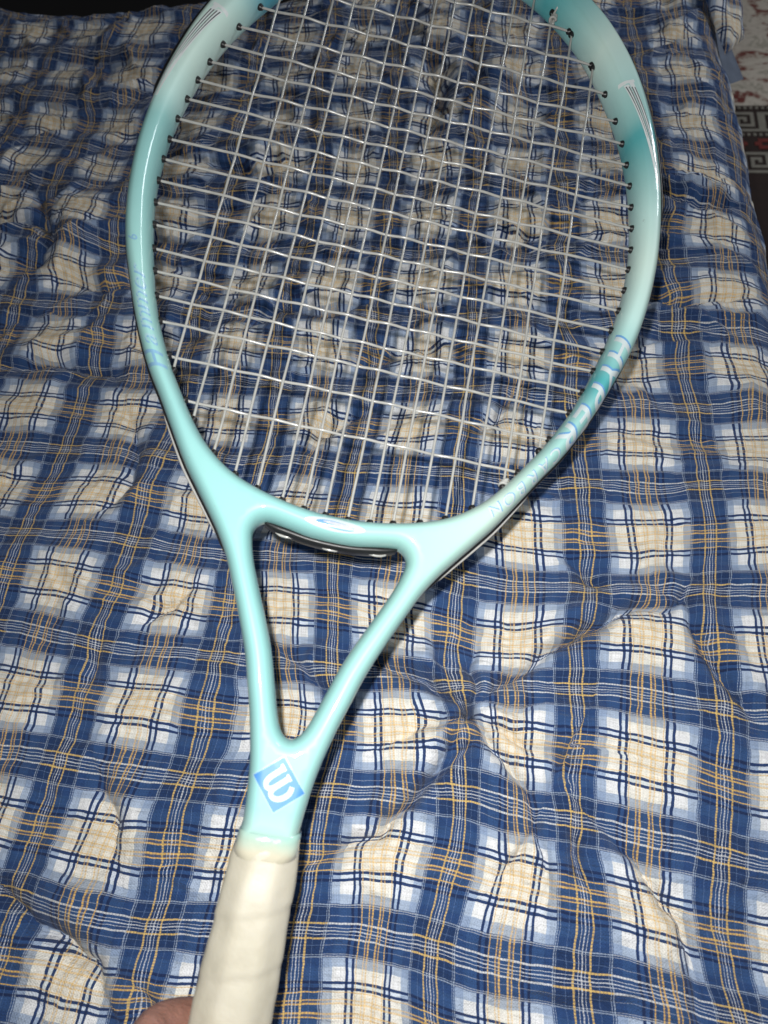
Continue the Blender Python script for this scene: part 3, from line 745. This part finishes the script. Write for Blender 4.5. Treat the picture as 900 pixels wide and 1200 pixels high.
KNOT = simple('grey_knot', (0.42, 0.42, 0.40), 0.45, var=0.2, scale=400)
# string loops lying on the outside of the bridge and along the outer groove
def loop_string(name, P, r=SR):
    v, f = tube([(a / 1000, b / 1000, c / 1000) for a, b, c in P], r / 1000, 8); return link(name, mesh(name, v, f), racket, STR)
for a, b in ((-25.8, -15.3), (-5.2, 5.2), (15.3, 25.8)):
    m_ = (a + b) / 2; yb = 68.6 + abs(m_) * 0.09
    loop_string('string_loop', [(a, yb + 3, -3.4), (a + 0.8, yb - 1.6, -3.2), (a + 2.5, yb - 2.3, -3.0), (m_, yb - 2.6, -2.9), (b - 2.5, yb - 2.3, -3.0), (b - 0.8, yb - 1.6, -3.2), (b, yb + 3, -3.4)], 0.7)
for s in (1, -1):
    seg = oc[iR - 16:iR + 26] if s > 0 else oc[iL - 26:iL + 16]
    d = np.gradient(seg, axis=0); d /= np.linalg.norm(d, axis=1)[:, None]; N = np.c_[d[:, 1], -d[:, 0]]
    k = np.linspace(0, 1, len(seg)); off = 1.5 * np.sin(np.pi * k) ** 0.25 + 0.2
    o = loop_string('string_loop', [(*(p + n * f), -5.0) for p, n, f in zip(seg, N, off * 0.8)], 0.7); o.data.materials[0] = KNOT
# tie-off knots: one low on the right, one with its loose tail high on the right
def knot(x, y):
    parts = []
    for k in range(3):
        P = [((x + 1.7 * math.cos(t) * (1 - 0.15 * k) + 0.3 * k) / 1000, (y + 1.2 * k - 1.0 + 0.6 * math.sin(t + k)) / 1000, (1.6 * math.sin(t)) / 1000) for t in np.linspace(0, 5.6, 14)]
        parts.append(tube(P, 0.0008, 7))
    v, f = join(parts); return link('string_knot', mesh('string_knot', v, f), racket, KNOT)
knot(73.4, 114.0)
knot(61.5, 393.0)
loop_string('string_tail', [(61, 394, 1.0), (62.5, 397.5, 4.5), (62.4, 401.5, 8.2), (60.0, 406, 11.6), (56.5, 410, 12.8), (52, 413.2, 13.1)], 0.6)

# ------------------------------------------------------------------ printed marks
def frame_z(P): return prof(seg_dist(P, LOOPS))
def decal(name, polys, mat, lift=0.14, maxlen=0.9, thick=0.0):
    """polys: list of 2D polygons (mm, racket plane); laid on the lacquer"""
    bm = bmesh.new()
    for poly in polys:
        vs = [bm.verts.new((p[0], p[1], 0)) for p in poly]
        try: bm.faces.new(vs)
        except ValueError: pass
    return _decal_bm(name, bm, mat, lift, maxlen)
def _decal_bm(name, bm, mat, lift, maxlen, mapf=None):
    bmesh.ops.triangulate(bm, faces=bm.faces[:])
    for _ in range(5):
        es = [e for e in bm.edges if e.calc_length() > maxlen]
        if not es: break
        bmesh.ops.subdivide_edges(bm, edges=es, cuts=1, use_grid_fill=False); bmesh.ops.triangulate(bm, faces=bm.faces[:])
    P = np.array([v.co[:2] for v in bm.verts])
    if mapf is not None: P = mapf(P)
    z = frame_z(P) + lift
    for v, p, zz in zip(bm.verts, P, z): v.co = (p[0] / 1000, p[1] / 1000, zz / 1000)
    for f in bm.faces:
        f.normal_update()
        if f.normal.z < 0: f.normal_flip()
    me = bpy.data.meshes.new(name); bm.to_mesh(me); bm.free()
    return link(name, me, racket, mat)
def flat(name, col, rough=0.3, coat=0.6): return simple(name, col, rough, var=0.06, scale=90, coat=coat)
WHITE_P = flat('print_white', (0.60, 0.70, 0.72)); RIM_P = flat('print_pale_rim', (0.38, 0.62, 0.68)); BLUE_P = flat('print_blue', (0.14, 0.36, 0.66)); DKBLUE_P = flat('print_steel_blue', (0.16, 0.34, 0.62)); LTBLUE_P = flat('print_pale_blue', (0.24, 0.46, 0.66)); BLK_P = flat('print_black', (0.04, 0.06, 0.07))
SILV_P = simple('print_silver', (0.62, 0.66, 0.72), 0.25, var=0.15, scale=500, coat=0.6, metallic=0.2)

# centre line of the hoop walked clockwise from its top
ci = inn_c.copy(); Ni = normals(ci)
if (Ni[0] @ (ci[0] - np.array([0, 255]))) < 0: Ni = -Ni
cl = ci + Ni * 5.9
if ((cl[:-1, 0] * cl[1:, 1] - cl[1:, 0] * cl[:-1, 1]).sum()) > 0: cl = cl[::-1]
i0 = int(np.argmax(cl[:, 1])); cl = np.roll(cl, -i0, 0); cl = np.r_[cl, cl[:1]]
sl = np.r_[0, np.cumsum(np.linalg.norm(np.diff(cl, axis=0), axis=1))]
def s_of(p): return float(sl[int(np.argmin(np.linalg.norm(cl - np.array(p), axis=1)))])
def along(P):
    s, t = P[:, 0], P[:, 1]
    c = np.c_[np.interp(s, sl, cl[:, 0]), np.interp(s, sl, cl[:, 1])]
    d = np.c_[np.interp(s + 2, sl, cl[:, 0]), np.interp(s + 2, sl, cl[:, 1])] - np.c_[np.interp(s - 2, sl, cl[:, 0]), np.interp(s - 2, sl, cl[:, 1])]
    d /= np.linalg.norm(d, axis=1)[:, None]
    return c + np.c_[-d[:, 1], d[:, 0]] * t[:, None]
def glyph_bm(txt, size, shear=0.0, bold=0.0, spacing=1.0, xs_=1.0):
    cu = bpy.data.curves.new('t', 'FONT'); cu.body = txt; cu.size = size; cu.shear = shear; cu.offset = bold; cu.space_character = spacing
    cu.align_x = 'CENTER'; cu.align_y = 'CENTER'; cu.resolution_u = 3
    ob = bpy.data.objects.new('t', cu); COL.objects.link(ob)
    bpy.context.view_layer.update()
    me = bpy.data.meshes.new_from_object(ob.evaluated_get(bpy.context.evaluated_depsgraph_get()))
    bm = bmesh.new(); bm.from_mesh(me); bpy.data.objects.remove(ob); bpy.data.curves.remove(cu); bpy.data.meshes.remove(me)
    for v in bm.verts: v.co.x *= xs_
    return bm
def letters(name, txt, s_list, t0, size, mat, shear=0.25, bold=0.0, lift=0.14, xs_=1.0):
    """one mesh per letter, set along the hoop"""
    for ch, s0 in zip(txt, s_list):
        bm = glyph_bm(ch, size, shear, bold, xs_=xs_)
        for v in bm.verts: v.co.x += s0; v.co.y += t0
        _decal_bm(name, bm, mat, lift, 0.8, along)
sH = s_of((118, 192)); sR = s_of((97.8, 143.6)); ss = np.linspace(sH, sR, 5)
letters('blue_letter', 'HYPER', ss - 0.8, -0.9, 12.4, BLUE_P, 0.3, 0.1, 0.10, 1.6)
letters('white_letter', 'HYPER', ss + 0.7, -0.7, 12.2, WHITE_P, 0.3, 0.25, 0.16, 1.6)
sC = s_of((92.6, 130.9)); sN = s_of((69.1, 97.9)); s6 = np.linspace(sC, sN, 6)
letters('small_blue_letter', 'CARBON', s6 - 0.6, 0.2, 7.4, LTBLUE_P, 0.15, 0.05, 0.10, 1.25)
letters('small_letter', 'CARBON', s6, 0.4, 7.2, WHITE_P, 0.15, 0.03, 0.16, 1.25)
# script on the left side, reading up the frame
sA = s_of((-92, 132)); sB = s_of((-115.5, 172)); sE = s_of((-121.5, 184))
ham = 'Hammer'; pos = sA + (sB - sA) * np.array([0.0, .22, .44, .66, .84, .98])
letters('script_letter', ham[:1], pos[:1], -0.6, 11.0, LTBLUE_P, 0.5, 0.15, 0.10, 1.25)
letters('script_letter', ham[1:], pos[1:], -0.2, 10.0, LTBLUE_P, 0.5, 0.1, 0.10, 1.35)
letters('script_letter', '6', [sE + 4], 1.2, 6.5, LTBLUE_P, 0.4, 0.05, 0.10)
letters('script_highlight', ham[1:], pos[1:] + 0.9, -0.2, 9.6, RIM_P, 0.5, 0.0, 0.16, 1.35)

# diamond with its letter on the throat
L_ = np.array((-11.2, -32.5)); T_ = np.array((-0.6, -23.6)); B_ = np.array((-0.4, -44.8)); 
def dm(a, b): return L_ + a * (B_ - L_) + b * (T_ - L_)
decal('diamond_rim', [[dm(-.035, -.035), dm(1.035, -.035), dm(1.035, 1.035), dm(-.035, 1.035)]], RIM_P, 0.10)
decal('diamond_emblem', [[dm(0, 0), dm(1, 0), dm(1, 1), dm(0, 1)]], BLUE_P if False else flat('print_sky_blue', (0.09, 0.28, 0.68), 0.45, 0.15), 0.16)
def stroke(P, w):
    P = catmull(np.array(P, float), 0.03, False); P = np.r_[P, [np.array(P[-1]) * 2 - P[-2]]] if False else P
    d = np.gradient(P, axis=0); d /= np.linalg.norm(d, axis=1)[:, None] + 1e-9; N = np.c_[-d[:, 1], d[:, 0]]
    q = []
    for i in range(len(P) - 1):
        q.append([dm(*(P[i] + N[i] * w / 2)), dm(*(P[i + 1] + N[i + 1] * w / 2)), dm(*(P[i + 1] - N[i + 1] * w / 2)), dm(*(P[i] - N[i] * w / 2))])
    return q
def smul(P, w, lift, nm):
    bm = bmesh.new()
    q = stroke(P, w)
    for poly in q: bm.faces.new([bm.verts.new((*p, 0)) for p in poly])
    bmesh.ops.remove_doubles(bm, verts=bm.verts[:], dist=0.02)
    _decal_bm(nm, bm, WHITE_P, lift, 0.8)
smul([(.225, .84), (.235, .6), (.245, .38), (.30, .22), (.40, .17), (.48, .24), (.505, .36), (.505, .6), (.50, .84)], .135, 0.22, 'emblem_letter')
smul([(.505, .40), (.53, .25), (.61, .17), (.70, .18), (.78, .27), (.825, .42), (.82, .60), (.77, .72), (.70, .80)], .135, 0.24, 'emblem_letter')
decal('emblem_serif', [[dm(.12, .80), dm(.31, .80), dm(.31, .88), dm(.12, .88)], [dm(.40, .80), dm(.585, .80), dm(.585, .88), dm(.40, .88)]], WHITE_P, 0.25)

# oval badge on the bridge
def oval(cx_, cy_, a, b, rot=0.0, n=28, pw=1.0):
    r = []
    for k in range(n):
        t = 2 * math.pi * k / n; x = a * math.copysign(abs(math.cos(t)) ** pw, math.cos(t)); y = b * math.sin(t)
        r.append((cx_ + x * math.cos(rot) - y * math.sin(rot), cy_ + x * math.sin(rot) + y * math.cos(rot)))
    return r
decal('badge', [oval(0, 74.6, 13.5, 2.9, 0, pw=1.25)], WHITE_P, 0.10)
decal('badge_band', [oval(0.4, 74.4, 9.0, 1.7, -0.05)], DKBLUE_P, 0.16)
decal('badge_shine', [oval(1.5, 75.0, 7.0, 0.75, -0.04)], SILV_P, 0.22)

# swept stripes by the shoulders; their long ends also paint in the rim highlight
def sweep(name, s0, s1, t0, t1, w0, w1, mat, lift):
    n = 16; bm = bmesh.new(); pr = []
    for k in range(n + 1):
        u = k / n; s = s0 + (s1 - s0) * u; t = t0 + (t1 - t0) * (u ** 0.8); w = w0 + (w1 - w0) * u
        pr.append((bm.verts.new((s, t - w / 2, 0)), bm.verts.new((s, t + w / 2, 0))))
    for a, b in zip(pr[:-1], pr[1:]): bm.faces.new([a[0], b[0], b[1], a[1]])
    _decal_bm(name, bm, mat, lift, 1.2, along)
sS = s_of((113.5, 352)); sT = s_of((-113.5, 330))
STRIPE_P = flat('print_bright_white', (0.78, 0.84, 0.84))
for s0, sg in ((sS, 1), (sT, -1)):
    sweep('white_stripe', s0, s0 + sg * 62, -0.8, 3.0, 2.8, 1.0, STRIPE_P, 0.10)
    sweep('white_stripe', s0 - sg * 2, s0 + sg * 66, 2.3, 4.5, 2.6, 0.8, STRIPE_P, 0.10)
    for k in range(4):
        sweep('fine_black_line', s0 + sg * (1 + k * 0.4), s0 + sg * (34 + 5 * k), -1.4 + 1.55 * k, 1.6 + 0.95 * k, 0.55, 0.12, BLK_P, 0.16)
    sweep('white_bracket', s0 - sg * 2.6, s0 - sg * 0.4, -2.6, -2.6, 2.6, 3.2, STRIPE_P, 0.10)
    sweep('white_bracket', s0 - sg * 2.6, s0 - sg * 0.8, 1.2, 1.2, 6.5, 6.5, STRIPE_P, 0.12)

# ------------------------------------------------------------------ grip
def grip_mesh():
    V = []; F = []; n = 40; ys_ = np.arange(-57, -249, -1.0); rad = []
    for y in ys_:
        t = -y - 57
        hw = 12.75 + 1.15 * min(1, t / 8) + 1.6 * min(1, max(0, t - 8) / 45); hd = 11.8 + 2.0 * min(1, t / 20)
        if t > 172: e = (t - 172) / 20; hw += 2.2 * e; hd += 2.4 * e
        for k in range(n):
            a = 2 * math.pi * k / n
            # wrapped tape: each turn overlaps the last by a soft step
            ph = (t / 21.0 - a / (2 * math.pi)) % 1.0
            step = 0.5 * (ph if ph < 0.88 else (1 - ph) / 0.12 * 0.88) - 0.25
            step *= min(1, t / 6)
            ca, sa = math.cos(a), math.sin(a)
            oct_ = 1.0 / max(abs(ca), abs(sa), (abs(ca) + abs(sa)) / 1.38)
            r = 0.68 * oct_ + 0.32
            lump = 0.35 * float(noise(np.array([a * 1.7 + 5]), np.array([t / 9.0]), 31)[0])
            V.append(((hw * r * ca + (step + lump) * ca) / 1000, y / 1000, (hd * r * sa + (step + lump) * sa) / 1000))
    m = len(ys_)
    for i in range(m - 1):
        for k in range(n): F.append((i * n + k, i * n + (k + 1) % n, (i + 1) * n + (k + 1) % n, (i + 1) * n + k))
    F.append(tuple(range(n))[::-1]); F.append(tuple((m - 1) * n + k for k in range(n)))
    me = mesh('grip', V, F); bm = bmesh.new(); bm.from_mesh(me); bmesh.ops.recalc_face_normals(bm, faces=bm.faces[:]); bm.to_mesh(me); bm.free()
    return me
def ivory():
    m = NT('ivory_grip_tape'); tc = m.n('ShaderNodeTexCoord').outputs['Object']
    n = m.noise(tc, 45, 4, 0.6); n2 = m.noise(tc, 500, 2)
    c, _ = m.ramp(n, [(0.25, (0.46, 0.43, 0.34)), (0.5, (0.56, 0.53, 0.43)), (0.75, (0.60, 0.57, 0.48))])
    c = m.mix(0.06, c, (0.2, 0.15, 0.1, 1)); m.base(c); m.rough(m.math('MULTIPLY_ADD', n, 0.25, 0.36))
    m.b.inputs['Subsurface Weight'].default_value = 0.08; m.b.inputs['Subsurface Radius'].default_value = (0.004, 0.003, 0.002); m.b.inputs['Subsurface Scale'].default_value = 0.5
    m.bump(m.math('ADD', m.math('MULTIPLY', n, 1.0), m.math('MULTIPLY', n2, 0.15)), 0.35, 0.0015)
    return m.m
grip = link('grip', grip_mesh(), racket, ivory())
# glossy finishing tape where the grip meets the shaft
V = []; F = []; n = 36
yy = [-52.5, -53.0, -55, -57.5, -59.5, -61.5, -62.5]; rx = [12.0, 12.5, 12.6, 12.75, 12.9, 13.0, 12.5]; rz = [11.8, 12.1, 12.2, 12.25, 12.3, 12.35, 11.9]
for y, a, b in zip(yy, rx, rz):
    for k in range(n):
        t = 2 * math.pi * k / n; tilt = 1.3 * math.cos(t + 0.6) + 0.4 * math.sin(3 * t)
        ex_ = 0.55 if y > -60 else 0.75
        sg = lambda v: math.copysign(abs(v) ** ex_, v)
        V.append((a * sg(math.cos(t)) / 1000, (y + tilt) / 1000, b * sg(math.sin(t)) / 1000))
for i in range(len(yy) - 1):
    for k in range(n): F.append((i * n + k, i * n + (k + 1) % n, (i + 1) * n + (k + 1) % n, (i + 1) * n + k))
tm = NT('yellowed_clear_tape'); _tc = tm.n('ShaderNodeTexCoord').outputs['Object']; _sp = tm.n('ShaderNodeSeparateXYZ'); tm.put(_sp.inputs[0], _tc)
_f = tm.math('ADD', tm.math('MULTIPLY_ADD', _sp.outputs[1], -130.0, -6.9), tm.math('MULTIPLY', tm.math('SUBTRACT', tm.noise(_tc, 160, 3), 0.5), 0.5), clamp=True)
tm.base(tm.mix(_f, (0.34, 0.56, 0.50, 1), (0.57, 0.54, 0.42, 1))); tm.rough(0.16)
tm.b.inputs['Coat Weight'].default_value = 0.8; tm.bump(tm.noise(tm.n('ShaderNodeTexCoord').outputs['Object'], 130, 3), 0.35, 0.0015)
me = mesh('finishing_tape', V, F); bm = bmesh.new(); bm.from_mesh(me); bmesh.ops.recalc_face_normals(bm, faces=bm.faces[:]); bm.to_mesh(me); bm.free()
link('finishing_tape', me, racket, tm.m)
# butt cap
v, f = tube([(0, -0.247, 0), (0, -0.2485, 0), (0, -0.2515, 0), (0, -0.2525, 0)], [0.0155, 0.0172, 0.0168, 0.0150], 8, up=(0, 0, 1))
link('butt_cap', mesh('butt_cap', v, f), racket, BLACK)

# ------------------------------------------------------------------ the hand on the grip
SKIN = None
def skin():
    m = NT('skin'); tc = m.n('ShaderNodeTexCoord').outputs['Object']
    n = m.noise(tc, 60, 4, 0.6)
    c, _ = m.ramp(n, [(0.3, (0.25, 0.12, 0.085)), (0.55, (0.40, 0.20, 0.15)), (0.75, (0.50, 0.25, 0.21))])
    m.base(c); m.rough(0.5); m.b.inputs['Subsurface Weight'].default_value = 0.15
    m.b.inputs['Subsurface Radius'].default_value = (0.008, 0.003, 0.0015); m.b.inputs['Subsurface Scale'].default_value = 0.5
    mp = m.n('ShaderNodeMapping'); m.put(mp.inputs[0], tc); mp.inputs['Scale'].default_value = (250, 900, 600)
    m.bump(m.math('ADD', m.noise(mp.outputs[0], 1, 3), m.math('MULTIPLY', n, 1.5)), 0.55, 0.0009)
    return m.m
SKIN = skin()
Mr = racket.matrix_world.copy()
def skinned(chains, root, name):
    """chains: lists of (x,y,z,r) mm in the racket's frame; shared points are merged"""
    vs = []; rs = []; es = []; idx_ = {}
    for ch in chains:
        prev = None
        for x, y, z, r in ch:
            k = (round(x, 1), round(y, 1), round(z, 1))
            if k not in idx_: idx_[k] = len(vs); vs.append(tuple(Mr @ Vector((x / 1000, y / 1000, z / 1000)))); rs.append(r / 1000)
            if prev is not None: es.append((prev, idx_[k]))
            prev = idx_[k]
    me = bpy.data.meshes.new(name); me.from_pydata(vs, es, []); me.update()
    ob = bpy.data.objects.new(name, me); COL.objects.link(ob)
    md = ob.modifiers.new('skin', 'SKIN'); md.use_smooth_shade = True; md.branch_smoothing = 0.6
    sk = me.skin_vertices[0].data
    for i, r in enumerate(rs): sk[i].radius = (r, r)
    sk[idx_[root]].use_root = True
    sb = ob.modifiers.new('sub', 'SUBSURF'); sb.levels = 2; sb.render_levels = 2
    bpy.context.view_layer.update()
    m2 = bpy.data.meshes.new_from_object(ob.evaluated_get(bpy.context.evaluated_depsgraph_get()))
    bpy.data.objects.remove(ob)
    m2.name = name
    return link(name, m2, None, SKIN)
# a right fist from below: palm behind and to the right of the grip, fingers round its left side and over the top
palm = (14.0, -172.0, -30.0)
chains = [[(14.0, -172.0, -30.0, 15), (18, -205, -30, 14), (22, -240, -26, 19), (28, -300, -22, 21), (36, -380, -20, 27), (44, -460, -18, 33)]]
for y, ln, r in ((-134, 1.14, 8.8), (-155, 1.06, 8.9), (-174, 1.0, 8.5), (-192, 0.88, 7.6)):
    kx = 8.0
    chains.append([(14.0, -172.0, -30.0, 15), (kx, y * 0.75 - 43.0, -31, 12.5), (-2.0, y - 1, -29.5, r * 1.12), (-16.0 * ln, y + 1.0, -24.5, r * 1.02), (-25.5 * ln, y + 1.5, -12, r),
                   (-26.5 * ln, y + 1.0, 4.0, r * 0.95), (-19.0 * ln, y, 17.5, r * 0.9), (-8 * ln, y - 1, 22.5, r * 0.84), (0 * ln, y - 1.5, 22.8, r * 0.72)])
chains.append([(18, -205, -30, 14), (25, -186, -20, 12), (27.5, -168, -6, 10.5), (26, -152, 9, 9.4), (17, -144, 20, 8.6), (8, -139, 24.0, 7.6)])
hand = skinned(chains, (14.0, -172.0, -30.0), 'person')
tag(hand, 'bare hand holding the ivory grip, one knuckle showing at the bottom edge', 'person')
# the nail of the first finger, small and pink, on the side turned to the light
v, f = tube([(-26.5, -129.5, 8.5), (-29.2, -130.5, 5.0), (-31.0, -132.5, 0.5)], [2.2, 3.6, 2.0], 10, rz=0.9)
nm = simple('nail', (0.50, 0.27, 0.25), 0.3, coat=0.3)
o_ = link('fingernail', mesh('fingernail', [tuple(Mr @ (Vector(p) / 1000)) for p in v], f), hand, nm)
